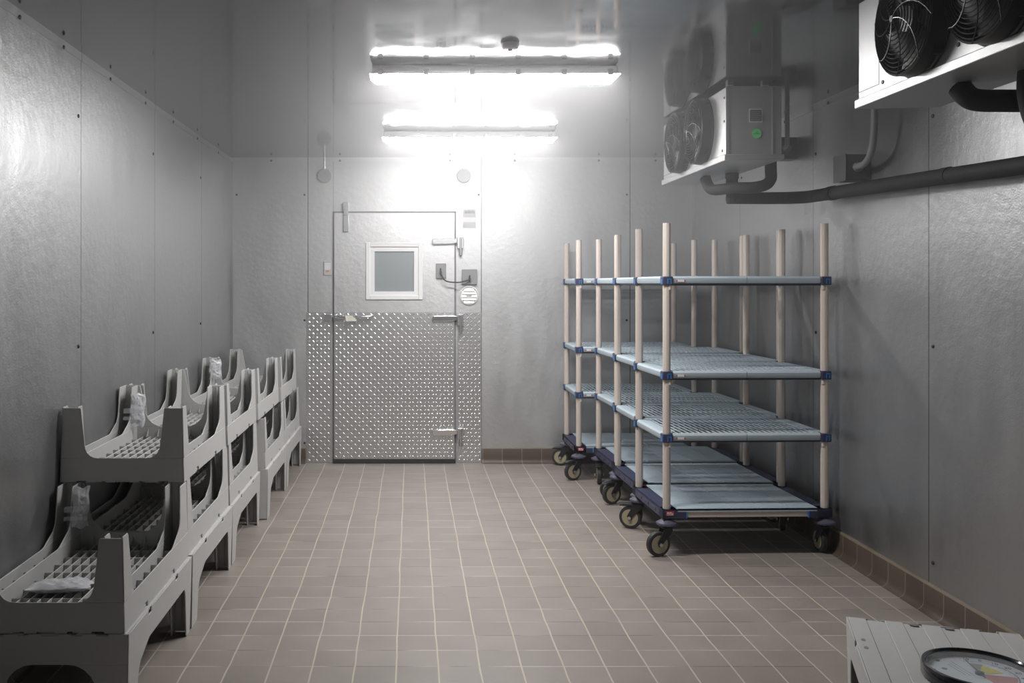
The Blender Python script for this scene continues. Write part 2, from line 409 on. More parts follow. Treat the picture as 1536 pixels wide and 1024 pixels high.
gk = MB().box(dx0 - .006, dx0 + g, YB - .006, YB - .001, dz0, dz1 + .006).box(dx1 - g, dx1 + .006, YB - .006, YB - .001, dz0, dz1 + .006).box(dx0, dx1, YB - .006, YB - .001, dz1 - g, dz1 + .006)
dbuild(gk, 'gasket', 'gasket_grey', smooth=False)
dbuild(MB().box(dx0, dx1, YB - .03, YB - .001, .002, dz0 + .018), 'sweep_gasket', 'gasket', smooth=False)
kp = MB().box(dx0 + g, dx1 - g, yl - .003, yl, dz0 + .02, kz); diamonds(kp, dx0 + g, dx1 - g, dz0 + .02, kz, yl - .003)
dbuild(kp, 'kick_plate', 'diamond', smooth=False)
# window in the door: frame, deeper inner frame, grey inner sheet, glass
fr = MB(); y0 = yl - .014
e = .034
for a in ((wx0, wx0 + e, wz0, wz1), (wx1 - e, wx1, wz0, wz1), (wx0 + e, wx1 - e, wz0, wz0 + e), (wx0 + e, wx1 - e, wz1 - e, wz1)):
    fr.box(a[0], a[1], y0, yl + .004, a[2], a[3])
wf = dbuild(fr, 'window_frame', 'white', bevel=.003)
ir = MB(); i0, i1, j0, j1 = wx0 + e, wx1 - e, wz0 + e, wz1 - e
for a in ((i0, fx0, j0, j1), (fx1, i1, j0, j1), (fx0, fx1, j0, gz0), (fx0, fx1, gz1, j1)):
    ir.box(a[0], a[1], yl - .002, YB - .004, a[2], a[3])
ir.xf(lambda x, y, z: (x - DY.x, y - DY.y, z)).build('inner_frame', 'white', wf)
MB().box(fx0, fx1, yl + .012, YB - .004, gz0, gz1).xf(lambda x, y, z: (x - DY.x, y - DY.y, z)).build('inner_sheet', 'pane_back', wf, smooth=False)
MB().box(fx0, fx1, yl + .003, yl + .006, gz0, gz1).xf(lambda x, y, z: (x - DY.x, y - DY.y, z)).build('glass_pane', 'glass', wf, smooth=False)
# hinges
for hy in (362, 477, 647):
    hx0, hz = bw(648, hy); hx1, _ = bw(686, hy)
    st = MB(); pr = [(hx0, hz - .020), (hx0, hz + .012), (hx0 + .01, hz + .020), (hx1 - .05, hz + .024), (hx1, hz + .018), (hx1, hz - .014), (hx1 - .05, hz - .024), (hx0 + .01, hz - .027)]
    st.prism(pr, 'y', yl - .026, yl)
    strap = dbuild(st, 'hinge', 'chrome', bevel=.006, seg=3)
    ba = MB(); bx = bw(690, 0)[0]
    ba.box(bx - .024, bx + .026, YB - .04, YB - .0005, hz - .06, hz + .032)
    ba.cyl((bx + .004, YB - .03, hz - .115), (bx + .004, YB - .03, hz + .03), .014, n=16)
    ba.xf(lambda x, y, z: (x - DY.x, y - DY.y, z)).build('hinge_barrel', 'steel', strap, bevel=.004)
# pull handle, strike, closer
lx0, lz = bw(503, 476); lx1, _ = bw(560, 476)
la = MB().tube(smooth_path([(lx0 + .01, yl - .004, lz), (lx0 + .03, yl - .04, lz), (lx0 + .16, yl - .05, lz + .004), (lx1 - .03, yl - .045, lz + .010), (lx1, yl - .03, lz + .012)]), .012, 10)
la.box(lx0 - .01, lx0 + .07, yl - .03, yl - .003, lz - .022, lz + .018)
ha = dbuild(la, 'door_handle', 'chrome', bevel=.003)
tx, tz = bw(527, 477)
MB().prism([(tx - .045, tz + .022), (tx + .01, tz + .024), (tx + .05, tz - .012), (tx + .045, tz - .020), (tx - .035, tz - .022)], 'y', yl - .068, yl - .062).xf(lambda x, y, z: (x - DY.x, y - DY.y, z)).build('tag', 'tag', ha, label='cream paper tag on the handle')
cx0, cz1 = bw(515.5, 304); cx1, cz0 = bw(523.5, 348)
cl = MB().box(cx0, cx1, yl - .022, yl, cz0, dz1 - .02).box(cx0 - .002, cx1, YB - .05, YB - .001, dz1 + .012, cz1).box(cx0 + .004, cx1 - .004, yl - .03, yl - .012, dz1 - .03, dz1 + .03)
dbuild(cl, 'door_closer', 'steel', bevel=.003)

# diamond kick plates on the frame either side: parts of the wall
for a, b_ in ((460, 497.5), (686, 722)):
    x0, x1 = bw(a, 0)[0], bw(b_, 0)[0]
    k = MB().box(x0, x1, YB - .004, YB, .003, kz); diamonds(k, x0, x1, .003, kz, YB - .004); k.build('kick_plate', 'diamond', wb, smooth=False)
# strike plate on the left frame
x0, z0 = bw(487, 471); x1, z1 = bw(499, 481)
MB().box(x0, x1, YB - .03, YB - .004, z1, z0).build('strike_plate', 'steel', wb, bevel=.003)
# joints above the door
for px in (500, 684):
    x = bw(px, 0)[0]; MB().box(x - .0018, x + .0018, YB - .001, YB, dz1 + .01, HC - trim_h).build('joint_strip', 'gasket_grey', wb, smooth=False)

# ------------------------------------------------------------------ things on the door wall
def wall_thing(name, px, py, label, cat, group=None):
    x, z = bw(px, py); o = empty(name, (x, YB, z)); tag(o, label, cat, group); return o
for px, py, lab in ((487, 264, 'round grey disc hanging on a thin stem above the left side of the door'), (695.5, 264, 'round pale disc hanging on a thin stem above the door hinges')):
    o = wall_thing('ceiling_sensor', px, py, lab, 'sensor', 'disc sensors above the door')
    MB().lathe([(0, 0), (.054, 0), (.058, -.004), (.058, -.020), (.052, -.026), (0, -.027)], (0, -.006, 0), (0, 1, 0), 32).build('cap', 'discgrey', o)
    MB().cyl((0, -.018, .05), (0, -.018, HC - bw(0, py)[1]), .007, n=10).cyl((0, -.018, .052), (0, -.018, .075), .012, n=12).build('stem', 'steel', o)
    MB().box(-.02, .02, -.012, 0, -.03, .03).build('bracket', 'steel', o)
o = wall_thing('notice_sticker', 704, 328, 'small grey printed notice beside the upper hinge of the door', 'sticker')
w, h = 10 * S, 14.5 * S
MB().box(-w, w, -.002, 0, -h, h).build('sheet', 'sticker_pale', o, smooth=False)
t = MB().box(-w * .95, w * .95, -.0026, -.002, h * .15, h * .95).build('upper_panel', 'sticker_grey', o, smooth=False)
MB().box(-w * .95, w * .95, -.0026, -.002, -h * .95, -h * .35).build('lower_panel', 'sticker_grey', o, smooth=False)
ln = MB()
for i, (a, b_) in enumerate(((-.7, -.25), (-.2, .1), (.14, .3), (.34, .5), (.55, .75))): ln.box(a * w, b_ * w, -.0032, -.0026, h * .55, h * (.8 + .05 * (i % 2)))
ln.build('print', 'boxgrey', o, smooth=False)
o = wall_thing('switch_plate', 491.5, 402, 'small grey switch plate with orange mark left of the door', 'switch')
w, h = 5.8 * S, 10.5 * S
MB().box(-w, w, -.012, 0, -h, h).build('plate', 'sticker_grey', o, bevel=.002)
MB().box(-w * .8, w * .8, -.014, -.012, -h * .25, h * .75).build('window', 'sticker_pale', o, bevel=.002)
MB().box(-w * .45, w * .4, -.0135, -.012, -h * .55, -h * .32).build('mark', mat('orange_mark', (.75, .22, .08), .5), o, smooth=False)
b1 = wall_thing('cable_box', 661.5, 406, 'narrow grey cable box on the door right of the window', 'box', 'cable boxes by the door')
b1.location.y = yl
MB().box(-7.4 * S, 7.4 * S, -.022, 0, -11 * S, 11 * S).build('housing', 'boxgrey', b1, bevel=.002)
MB().cyl((-.004, -.045, -.012), (-.004, -.022, -.012), .010, n=12).cyl((-.004, -.04, -.03), (-.004, -.04, .02), .006, n=10).build('gland', 'plug', b1)
b2 = wall_thing('cable_box', 704, 415, 'square grey cable box on the frame above the round vent', 'box', 'cable boxes by the door')
MB().box(-11.3 * S, 11.3 * S, -.03, 0, -11.2 * S, 11.2 * S).build('housing', 'boxgrey', b2, bevel=.002)
MB().cyl((0, -.053, -.018), (0, -.03, -.018), .010, n=12).cyl((0, -.048, -.038), (0, -.048, .012), .006, n=10).build('gland', 'plug', b2)
pa = bw(660.7, 410); pb = bw(703.5, 419)
pm1, pm2 = bw(668, 421), bw(684, 423.5)
tag(MB().tube(smooth_path([(pa[0], yl - .046, pa[1]), (pm1[0], yl - .058, pm1[1]), (pm2[0], yl - .06, pm2[1]), (bw(695, 0)[0], YB - .064, bw(0, 422)[1]), (pb[0], YB - .052, pb[1])]), .0055, 8).build('door_heater_cable', 'cable'),
    'thin dark cable looping between the two grey boxes across the door edge', 'cable')
o = wall_thing('round_vent', 703.5, 443, 'round white louvred vent low on the frame beside the door', 'vent')
R_ = 14.5 * S
MB().lathe([(0, 0), (R_, 0), (R_, -.010), (R_ * .9, -.016), (R_ * .86, -.012), (R_ * .86, -.006), (0, -.006)], (0, 0, 0), (0, 1, 0), 36).build('ring', 'white', o)
sl = MB()
for i in range(5):
    zc = (-.62 + .31 * i) * R_; hw = math.sqrt(max(.0, (R_ * .83) ** 2 - zc ** 2)) * .95
    sl.add([(-hw, -.018, zc - .014), (hw, -.018, zc - .014), (hw, -.006, zc + .013), (-hw, -.006, zc + .013), (-hw, -.014, zc - .016), (hw, -.014, zc - .016), (hw, -.003, zc + .011), (-hw, -.003, zc + .011)],
           [(0, 1, 2, 3), (7, 6, 5, 4), (0, 4, 5, 1), (1, 5, 6, 2), (2, 6, 7, 3), (3, 7, 4, 0)])
sl.build('louvre', 'white', o, smooth=False)
MB().box(-.02, .02, -.0195, -.017, -.006, .006).build('badge', 'sticker_grey', o, smooth=False)

# ================================================================== lamps
def lamp(y, label):
    o = empty('ceiling_light', (.39, y, HC)); tag(o, label, 'lamp', 'tube lights across the ceiling')
    L = .575
    h = MB().box(-L, L, -.065, .065, -.042, -.004)
    h.build('housing', 'white', o, bevel=.012, seg=3)
    MB().box(-.35, -.30, -.03, .03, -.006, 0).build('bracket', 'steel', o); MB().box(.30, .35, -.03, .03, -.006, 0).build('bracket', 'steel', o)
    a, b_ = (L + .008, .073), (L - .02, .035)
    z0, z1 = -.046, -.072
    vs = [(-a[0], -a[1], z0), (a[0], -a[1], z0), (a[0], a[1], z0), (-a[0], a[1], z0), (-b_[0], -b_[1], z1), (b_[0], -b_[1], z1), (b_[0], b_[1], z1), (-b_[0], b_[1], z1)]
    MB().add(vs, [(3, 2, 1, 0), (4, 5, 6, 7), (0, 1, 5, 4), (1, 2, 6, 5), (2, 3, 7, 6), (3, 0, 4, 7)]).build('lens', 'lamp', o, smooth=False)
    MB().box(-a[0] - .001, a[0] + .001, -a[1] - .001, a[1] + .001, z0, z0 + .006).build('lens_lip', 'white', o, smooth=False)
    for i in range(6):
        x = -L * .93 + i * (2 * L * .93) / 5
        for s_ in (-1, 1):
            MB().box(x - .012, x + .012, s_ * .066, s_ * .078, z0 - .006, z0 + .022).build('clip', 'steel', o, bevel=.002)
    return o
lamp(4.505, 'nearer of the two long white tube lights on the ceiling')
lamp(6.42, 'farther tube light on the ceiling, close to the door')
o = tag(empty('ceiling_fitting', (.42, 4.06, HC)), 'small round grey fitting on the ceiling just before the nearer tube light', 'fitting')
MB().lathe([(0, 0), (.040, 0), (.040, -.012), (.034, -.022), (.03, -.024), (0, -.024)], (0, 0, 0), (0, 0, 1), 28).build('cover', 'white', o)
MB().lathe([(0, -.024), (.012, -.024), (.010, -.032), (0, -.033)], (0, 0, 0), (0, 0, 1), 16).build('knob', 'steel', o)

# ================================================================== grey stacking crates
CL, CW, CHT, RIM = .885, .515, .311, .100
TH = .005
INS = .064
def side_near():      # leg at the near end, (y, z) from RIM up
    return [(0, RIM)] + [(.128, RIM)] + [(.110, RIM + .006), (.100, RIM + .022), (.095, RIM + .04)] + [(.060, CHT - .006), (.054, CHT)] + [(0, CHT)]
def side_far():
    return [(CL, RIM), (CL, CHT), (CL - .100, CHT), (CL - .106, CHT - .008), (CL - .120, RIM + .085), (CL - .128, RIM + .062), (CL - .145, RIM + .043), (CL - .24, RIM + .004), (CL - .26, RIM)]
def end_leg(near):    # (x, z) at the left side, from RIM up
    f = .055 if near else .095
    x1 = .100 if near else .105
    pts = [(-CW / 2, RIM), (-CW / 2 + x1 + f, RIM)]
    pts += [(-CW / 2 + x1 + f - f * math.sin(math.radians(a)), RIM + f * (1 - math.cos(math.radians(a)))) for a in (18, 36, 54, 72, 86)]
    pts += [(-CW / 2 + .080, CHT - .006), (-CW / 2 + .074, CHT - .004), (-CW / 2, CHT - .004)]
    return pts
def draft(x, y, z):
    k = max(z, 0) / CHT
    return (x * (1 - .030 * k), y * (1 - .014 * k), z)
def notch_poly(u0, u1, cuts, z1, d=.014):
    p = [(u0, 0)]
    for a, b_ in cuts: p += [(a, 0), (a, d), (b_, d), (b_, 0)]
    return p + [(u1, 0), (u1, z1), (u0, z1)]
def make_crate():
    root = empty('dunnage_crate')
    def done(mb, name): return mb.xf(lambda x, y, z: draft(x, y - CL / 2, z)).build(name, 'crate', root, bevel=.0016, seg=1)
    tray = MB()
    for s_ in (-1, 1):
        xo = s_ * CW / 2
        tray.prism(notch_poly(0, CL, [(.232, .272), (.613, .653)], RIM, .018), 'x', xo, xo - s_ * TH)
        xi = s_ * (CW / 2 - INS)
        tray.box(xi - TH / 2, xi + TH / 2, TH, CL - TH, .008, RIM)
        for k in range(7):
            yy = .16 + k * .095
            tray.box(xo - s_ * TH, xi, yy - .0015, yy + .0015, .01, RIM - .035)
    for yy in (0, CL - TH):
        tray.prism(notch_poly(-CW / 2 + TH, CW / 2 - TH, [(-.19, -.15), (-.105, -.07), (-.028, .028), (.07, .105), (.15, .19)], RIM, .006), 'y', yy, yy + TH)
    # curved gussets inside the far end wall
    for k in range(6):
        x = -.135 + k * .054
        tray.prism([(CL - TH, .05), (CL - TH, RIM - .008), (CL - .012, RIM - .02), (CL - .02, .072), (CL - .045, .052)], 'x', x - .0015, x + .0015)
        tray.prism([(TH, .05), (TH, RIM - .008), (.012, RIM - .02), (.02, .072), (.045, .052)], 'x', x - .0015, x + .0015)
    done(tray, 'tray')
    gr = MB()
    gw = CW / 2 - INS
    nx = 11
    for i in range(1, nx):
        x = -gw + 2 * gw * i / nx
        gr.box(x - .002, x + .002, TH, CL - TH, .008, .052)
    for j in range(1, 9):
        yy = CL * j / 9
        gr.box(-CW / 2 + TH, CW / 2 - TH, yy - .002, yy + .002, .008, .050)
    done(gr, 'floor_grid')
    # bottom sheet of alternating raised and lower strips
    bs = MB(); n = 9; w = (CW - 2 * TH) / n
    for i in range(n):
        x = -CW / 2 + TH + i * w
        bs.box(x + .0008, x + w - .0008, TH, CL - TH, 0.0 if i % 2 == 0 else .004, .009)
    bs.box(-CW / 2 + TH, CW / 2 - TH, TH, CL - TH, .006, .0085)
    done(bs, 'bottom_sheet')
    for near in (True, False):
        ey = 0 if near else CL - TH
        sp = side_near() if near else side_far()
        for s_ in (-1, 1):
            l = MB()
            ep = [(-s_ * x, z) for x, z in end_leg(near)]
            l.prism(ep, 'y', ey, ey + TH)
            xo = s_ * CW / 2
            l.prism(sp, 'x', xo, xo - s_ * TH)
            xi = s_ * (CW / 2 - INS)
            spi = [(min(max(y, TH), CL - TH), z) for y, z in sp]
            l.prism(spi, 'x', xi - TH / 2, xi + TH / 2)
            # a stiffening rib down the inside of the post
            xm = s_ * (CW / 2 - INS * .55)
            l.box(xm - .0015, xm + .0015, ey + (TH if near else -.010), ey + (.015 if near else TH - TH), RIM - .05, CHT - .01)
            done(l, 'corner_leg')
    return root
crate0 = make_crate()
GC = 'grey stacking crates along the left wall'
first = [crate0]
def crate(xr, y0, z0, label, inv=False, group=GC, rz=0, xc=None, yc=None):
    o = first.pop() if first else copy_tree(crate0)
    x = xr - CW / 2 if xc is None else xc; y = y0 + CL / 2 if yc is None else yc
    if inv: o.rotation_euler = (PI, 0, rz); o.location = (x, y, z0 + CHT)
    else: o.rotation_euler = (0, 0, rz); o.location = (x, y, z0)
    tag(o, label, 'crate', group); return o
# bottom row, legs down
crate(-.913, 3.085, 0, 'upside-down grey crate at floor level in the front left corner, nearest the camera', True)
crate(-.913, 3.990, 0, 'second upside-down grey crate along the floor, counted from the camera', True)
crate(-.913, 4.885, 0, 'third upside-down grey crate along the floor, counted from the camera', True)
crate(-.876, 5.840, 0, 'fourth upside-down grey crate along the floor, jutting out into the aisle', True)
crate(-.876, 6.740, 0, 'last upside-down grey crate along the floor, beside the end wall', True)
# middle row, open side up
c21 = crate(-.928, 3.090, CHT, 'open grey crate at the front left with a crumpled plastic bag lying in it')
crate(-.933, 3.990, CHT, 'open grey crate in the middle layer beneath the nearest top crate')
crate(-.928, 4.885, CHT, 'open grey crate in the middle layer, second from the end of the straight run')
crate(-.893, 5.845, CHT, 'open grey crate in the middle layer that juts into the aisle, bare front leg showing')
crate(-.893, 6.745, CHT, 'open grey crate in the middle layer hard by the end wall')
# top row
crate(-.940, 3.950, 2 * CHT, 'nearest crate of the top layer, whole front end facing the camera')
crate(-.932, 4.850, 2 * CHT, 'second crate of the top layer, behind the one with its whole front showing')
crate(-.922, 5.752, 2 * CHT, 'third crate of the top layer, bag taped to its wall-side far post')
crate(-.907, 6.655, 2 * CHT, 'farthest crate of the top layer, next to the end wall')
# the crate at the right, upside down with the dial on it
ang = math.atan2(-.164, .491)
ca, sa = math.cos(ang), math.sin(ang)
cx = 1.482 + ca * CW / 2 + sa * CL / 2
cy = 3.253 + sa * CW / 2 - ca * CL / 2
rc = crate(0, 0, 0, 'pale grey crate upside down at the lower right, carrying the round dial thermometer', True, None, ang, cx, cy)

for hx_, hy_, la_, lb_ in [(s1 * .052, s2 * (CL / 2 - .020), .014, .007) for s1 in (-1, 1) for s2 in (-1, 1)] + [(s1 * (CW / 2 - .028), y_, .007, .012) for s1 in (-1, 1) for y_ in (-.225, -.155, .155, .225)]:
    MB().prism([(hx_ + la_ * math.cos(2 * PI * k / 18), hy_ + lb_ * math.sin(2 * PI * k / 18)) for k in range(18)], 'z', -.0006, .003).build('slot_shade_oval', 'boxgrey', rc)  # flat grey ovals, the shade of the slot holes given as colour
# ------------------------------------------------------------------ plastic bags
def bag(name_loc, w, h, puff, rot, label, tape=None, group='clear plastic bags of small parts on the crates'):
    o = empty('plastic_bag', name_loc); o.rotation_euler = rot; tag(o, label, 'bag', group)
    rnd = random.Random(int(abs(name_loc[1]) * 1000)); n, k = 26, 36
    ph = [rnd.uniform(0, 6.28) for _ in range(8)]
    mb = MB()
    def pt(i, j, side):
        u, v = i / n, j / k
        edge = min(u, 1 - u) * 2; edv = min(v, 1 - v) * 2
        b_ = (min(1, edge * 2.2) * min(1, edv * 3)) ** .6
        q_ = Vector((u * w, v * h, name_loc[1] + (0 if edge * edv < .001 else side * .05)))
        wr_ = .011 * (.25 - abs(mnoise.noise(q_ * 30))) + .007 * (.25 - abs(mnoise.noise(q_ * 65 + Vector((3, 1, 7)))))
        ex = .004 * math.sin(11 * v + ph[3]); ez = .005 * math.sin(9 * u + ph[4])
        d = side * puff * b_ * (.55 + .45 * math.sin(PI * (v * .9 + .1))) + wr_ * (.35 + .65 * b_)
        return ((u - .5) * w + ex, -d, (v - .5) * h + ez)
    for side in (1, -1):
        vs = [pt(i, j, side) for j in range(k + 1) for i in range(n + 1)]
        mb.add(vs, [(j * (n + 1) + i, j * (n + 1) + i + 1, (j + 1) * (n + 1) + i + 1, (j + 1) * (n + 1) + i) for j in range(k) for i in range(n)])
    mb.build('film_pouch', 'film', o)
    c = MB()   # the folded leaflets and ties inside
    for q in range(4):
        a = rnd.uniform(-.6, .6); cxx, czz = rnd.uniform(-.18, .18) * w, rnd.uniform(-.25, .2) * h
        lw, lh = w * rnd.uniform(.22, .36), h * rnd.uniform(.12, .24)
        pts = [(cxx + x * math.cos(a) - z * math.sin(a), czz + x * math.sin(a) + z * math.cos(a)) for x, z in ((-lw, -lh), (lw, -lh), (lw * .9, lh), (-lw * .9, lh))]
        c.prism([(max(-w * .46, min(w * .46, x)), max(-h * .46, min(h * .46, z))) for x, z in pts], 'y', -.004 + .003 * q - .0012, -.004 + .003 * q)
    c.build('contents', 'white', o, smooth=False)
    if tape:
        MB().box(tape[0], tape[1], -puff - .006, -puff - .0055, tape[2] - .012, tape[2] + .012).box(tape[0], tape[1], -puff - .006, -puff - .0055, tape[2] - .045, tape[2] - .028).build('tape', 'tape', o, smooth=False)
    return o
bag((-1.345, 3.88, .535), .070, .165, .010, (0, .06, .75), 'wrinkled clear bag on the far post of the front open crate, under the top layer', (-.075, .03, .0))
bag((-1.358, 4.735, .818), .076, .165, .010, (0, .05, .70), 'wrinkled clear bag taped to the far post of the nearest top-layer crate', (-.08, .03, .0))
bag((-1.345, 6.545, .858), .082, .130, .012, (0, .03, .6), 'small clear bag hung on the post top of the third top-layer crate', (-.05, .04, .03))
bag((-1.236, 3.36, CHT + .071), .215, .130, .020, (PI / 2 * .93, 0, .12), 'crumpled clear bag lying flat on the grid of the front open crate', None)

# ================================================================== shelf carts
PX, PD = .851, .547          # post spacing across and in depth
PR = .0205
SH = (1.461, .958, .626)     # shelf heights (middle of the collar)
def make_cart():
    root = empty('shelf_cart')
    hx, hy = PX / 2, PD / 2
    corners = [(-hx, -hy), (hx, -hy), (-hx, hy), (hx, hy)]
    for x, y in corners:
        p = MB()
        # ribbed tube
        n = 32; prof = [(PR - (.0012 if i % 4 == 0 else 0)) for i in range(n)]
        vs = []
        for z in (.18, 1.767): vs += [(x + prof[i] * math.cos(2 * PI * i / n), y + prof[i] * math.sin(2 * PI * i / n), z) for i in range(n)]
        p.add(vs, [(i, (i + 1) % n, n + (i + 1) % n, n + i) for i in range(n)] + [tuple(range(n))[::-1], tuple(range(n, 2 * n))])
        p.build('post', 'post', root)
    # the three open shelves
    for z in SH:
        sh = empty('shelf', (0, 0, z)); sh.parent = root
        top = .024
        # dark traverses below the mats
        tr = MB()
        for sx in (-1, 1): tr.box(sx * (hx - .018), sx * (hx + .004), -hy + .02, hy - .02, -.024, .004)
        for sy in (-1, 1): tr.box(-hx + .02, hx - .02, sy * (hy - .022), sy * (hy + .002), -.026, -.006)
        tr.build('traverse', 'navy', sh, bevel=.003)
        for s_ in (-1, 1):
            m_ = MB()
            xa, xb = (-hx + .030, -.0022) if s_ < 0 else (.0022, hx - .030)
            ya, yb = -hy - .016, hy + .016
            # front and back lips with a rounded top
            m_.prism([(ya, top - .038), (ya - .004, top - .030), (ya - .004, top - .010), (ya + .004, top), (ya + .026, top), (ya + .026, top - .012), (ya + .006, top - .014), (ya + .006, top - .038)], 'x', xa, xb)
            m_.prism([(yb, top - .038), (yb + .004, top - .030), (yb + .004, top - .010), (yb - .004, top), (yb - .026, top), (yb - .026, top - .012), (yb - .006, top - .014), (yb - .006, top - .038)], 'x', xa, xb)
            # outer side lip
            xo = s_ * (hx + .016)
            q = [(xo, top - .038), (xo + s_ * .004, top - .030), (xo + s_ * .004, top - .010), (xo - s_ * .004, top), (s_ * (hx - .045), top), (s_ * (hx - .045), top - .012), (xo - s_ * .006, top - .014), (xo - s_ * .006, top - .038)]
            m_.prism(q, 'y', -hy + .030, hy - .030)
            # open grid
            n = 13; pitch = (xb - xa) / n
            for i in range(n + 1):
                x = xa + i * pitch
                m_.box(max(xa, x - .0045), min(xb, x + .0045), ya + .02, yb - .02, top - .004, top)
            k = 5
            for j in range(k + 1):
                y = ya + .02 + (yb - ya - .04) * j / k
                m_.box(xa, xb, y - .004, y + .004, top - .004, top - .0006)
            m_.build('grid_mat', 'mat', sh)
        for x, y in corners:
            c = MB().box(x - .027, x + .027, y - .027, y + .027, -.023, .023).build('collar', 'navy', sh, bevel=.004)
        for x, y in corners:
            cl = MB(); sx, sy = (1 if x > 0 else -1), (1 if y > 0 else -1)
            for a0, a1, b0, b1 in ((-.004, .018, .006, .011), (-.004, .001, -.016, .008), (.013, .018, -.016, .008)):
                cl.box(x + a0, x + a1, y + sy * .0265, y + sy * .0285, b0, b1)
            cl.build('clip', 'clip', sh, smooth=False)
            MB().box(x + sx * .0265, x + sx * .0285, y - .016, y + .010, -.018, .010).build('side_clip', 'clip', sh, smooth=False)
        for x, y in corners:
            wx, wy = x + (.012 if x < 0 else -.012), y + (-.012 if y < 0 else .008)
            MB().cyl((wx, wy, -.048), (wx, wy, -.02), .010, n=12).build('wedge', 'post', sh)
        MB().box(-hx + .052, -hx + .088, -hy - .0212, -hy - .0198, top - .030, top - .018).build('maker_label', 'white', sh, smooth=False)
        MB().box(-hx + .046, -hx + .052, -hy - .0212, -hy - .0198, top - .029, top - .020).box(-hx + .089, -hx + .094, -hy - .0212, -hy - .0198, top - .029, top - .020).build('label_print', 'red', sh, smooth=False)
    # base: two navy side rails with corner blocks, beige cross beams, solid deck mats
    base = empty('base_frame', (0, 0, 0)); base.parent = root
    z0, z1 = .203, .250
    for s_ in (-1, 1):
        r = MB()
        xo, xi = s_ * (hx + .030), s_ * (hx - .050)
        r.box(xo, xi, -hy - .030, hy + .030, z1 - .008, z1)
        r.box(xo, xo - s_ * .006, -hy - .030, hy + .030, z0, z1)
        r.box(xi, xi + s_ * .006, -hy - .030, hy + .030, z0 + .01, z1)
        for sy in (-1, 1):
            r.box(xo, s_ * (hx - .095), sy * (hy + .030), sy * (hy + .024), z0, z1 - .012)
            r.box(xo, s_ * (hx - .050), sy * (hy + .030), sy * (hy - .04), z0, z1)
        for k in (-1, 0, 1): r.box(xo + s_ * .003, xo, k * .14 - .035, k * .14 + .035, z0 + .012, z0 + .03)
        r.build('side_rail', 'navy', base, bevel=.003)
    b_ = MB()
    for sy in (-1, 1): b_.box(-hx + .09, hx - .09, sy * (hy + .022), sy * (hy + .004), z0 + .004, z1 - .012)
    b_.build('cross_beam', 'post', base, bevel=.002)
    n = 5; xa, xb = -hx + .05, hx - .05; w = (xb - xa) / n
    for i in range(n):
        m_ = MB(); x0, x1 = xa + i * w + .0008, xa + (i + 1) * w - .0008
        ya, yb = -hy - .026, hy + .026
        m_.box(x0, x1, ya, yb, z1 - .006, z1 + .003)
        m_.box(x0, x1, ya, ya + .006, z1 - .014, z1 + .005).box(x0, x1, yb - .006, yb, z1 - .014, z1 + .005)
        kk = 26
        for j in range(kk):
            yy = ya + .008 + (yb - ya - .016) * j / kk
            m_.box(x0 + .003, x1 - .003, yy + .002, yy + (yb - ya - .016) / kk - .002, z1 + .002, z1 + .006)
        m_.build('deck_mat', 'mat', base, smooth=False)
    MB().box(-hx - .012, -hx + .030, -hy - .0316, -hy - .030, z0 + .016, z1 - .008).build('badge', 'red', base, smooth=False)
    bd = MB()
    for a, b2_, c, d in ((-.006, .004, .026, .034), (.007, .011, .024, .034), (.011, .018, .030, .034), (.016, .026, .024, .028), (-.008, .026, .019, .0215)):
        bd.box(-hx + a, -hx + b2_, -hy - .0322, -hy - .0316, z0 + c, z0 + d)
    bd.build('badge_print', 'white', base, smooth=False)
    MB().box(hx - .101, hx - .095, -hy - .0305, -hy - .023, z0, z1 - .012).box(-hx + .095, -hx + .101, -hy - .0305, -hy - .023, z0, z1 - .012).build('beam_clip', 'clip', base, smooth=False)
    return root
def make_caster(parent, x, y, ang, brake):
    c = empty('caster', (x, y, 0), ang); c.parent = parent
    # trail along local +x
    MB().lathe([(.018, .205), (.024, .195), (.038, .186), (.053, .178), (.055, .170), (.050, .163), (.030, .160), (0, .160)], (0, 0, 0), (0, 0, 1), 28).build('bumper', 'bumper', c)
    tx = .050
    MB().cyl((tx, -.015, .066), (tx, .015, .066), .066, n=40).build('tyre', 'tyre', c, bevel=.007, seg=3)
    h = MB().lathe([(0, -.0165), (.048, -.0165), (.046, -.012), (.046, .012), (.048, .0165), (0, .0165)], (tx, 0, .066), (0, 1, 0), 32)
    h.build('hub', 'hub', c)
    f = MB()
    for s_ in (-1, 1):
        f.prism([(-.022, .152), (.024, .152), (tx + .016, .075), (tx + .010, .054), (tx - .010, .054), (tx - .016, .070), (-.024, .130)], 'y', s_ * .020, s_ * .024)
    f.box(-.024, .026, -.024, .024, .146, .153)
    f.cyl((0, 0, .150), (0, 0, .165), .018, n=16)
    f.cyl((tx, -.03, .066), (tx, .03, .066), .007, n=12)
    f.build('fork', 'fork', c, bevel=.0015, seg=1)
    MB().cyl((tx, -.034, .066), (tx, -.026, .066), .010, n=6).build('axle_nut', 'steel', c); MB().cyl((tx, .026, .066), (tx, .034, .066), .010, n=6).build('axle_nut', 'steel', c)
    if brake:
        MB().prism([(-.02, .135), (.02, .150), (.09, .146), (.115, .136), (.112, .130), (.06, .134)], 'y', -.022, .022).build('brake_pedal', 'fork', c, bevel=.003)
    return c
cart0 = make_cart()
hx, hy = PX / 2, PD / 2
GK = 'four wheeled shelf carts along the right wall'
def px_x(px, Y): return (px - 617) * Y / F
spots = [  # centre x, centre y, yaw, caster angles FL FR RL RR
    (1.775, 5.361, .030, (PI + .25, PI / 2, PI - .5, -1.9)),
    (1.7925, 6.019, .020, (1.75, 2.2, PI + .35, -1.3)),
    (1.799, 6.686, .030, (PI - .1, 1.2, -1.75, -2.2)),
    (1.6615, 7.3135, 0, (PI + .35, 1.9, PI - .3, -1.5)),
]
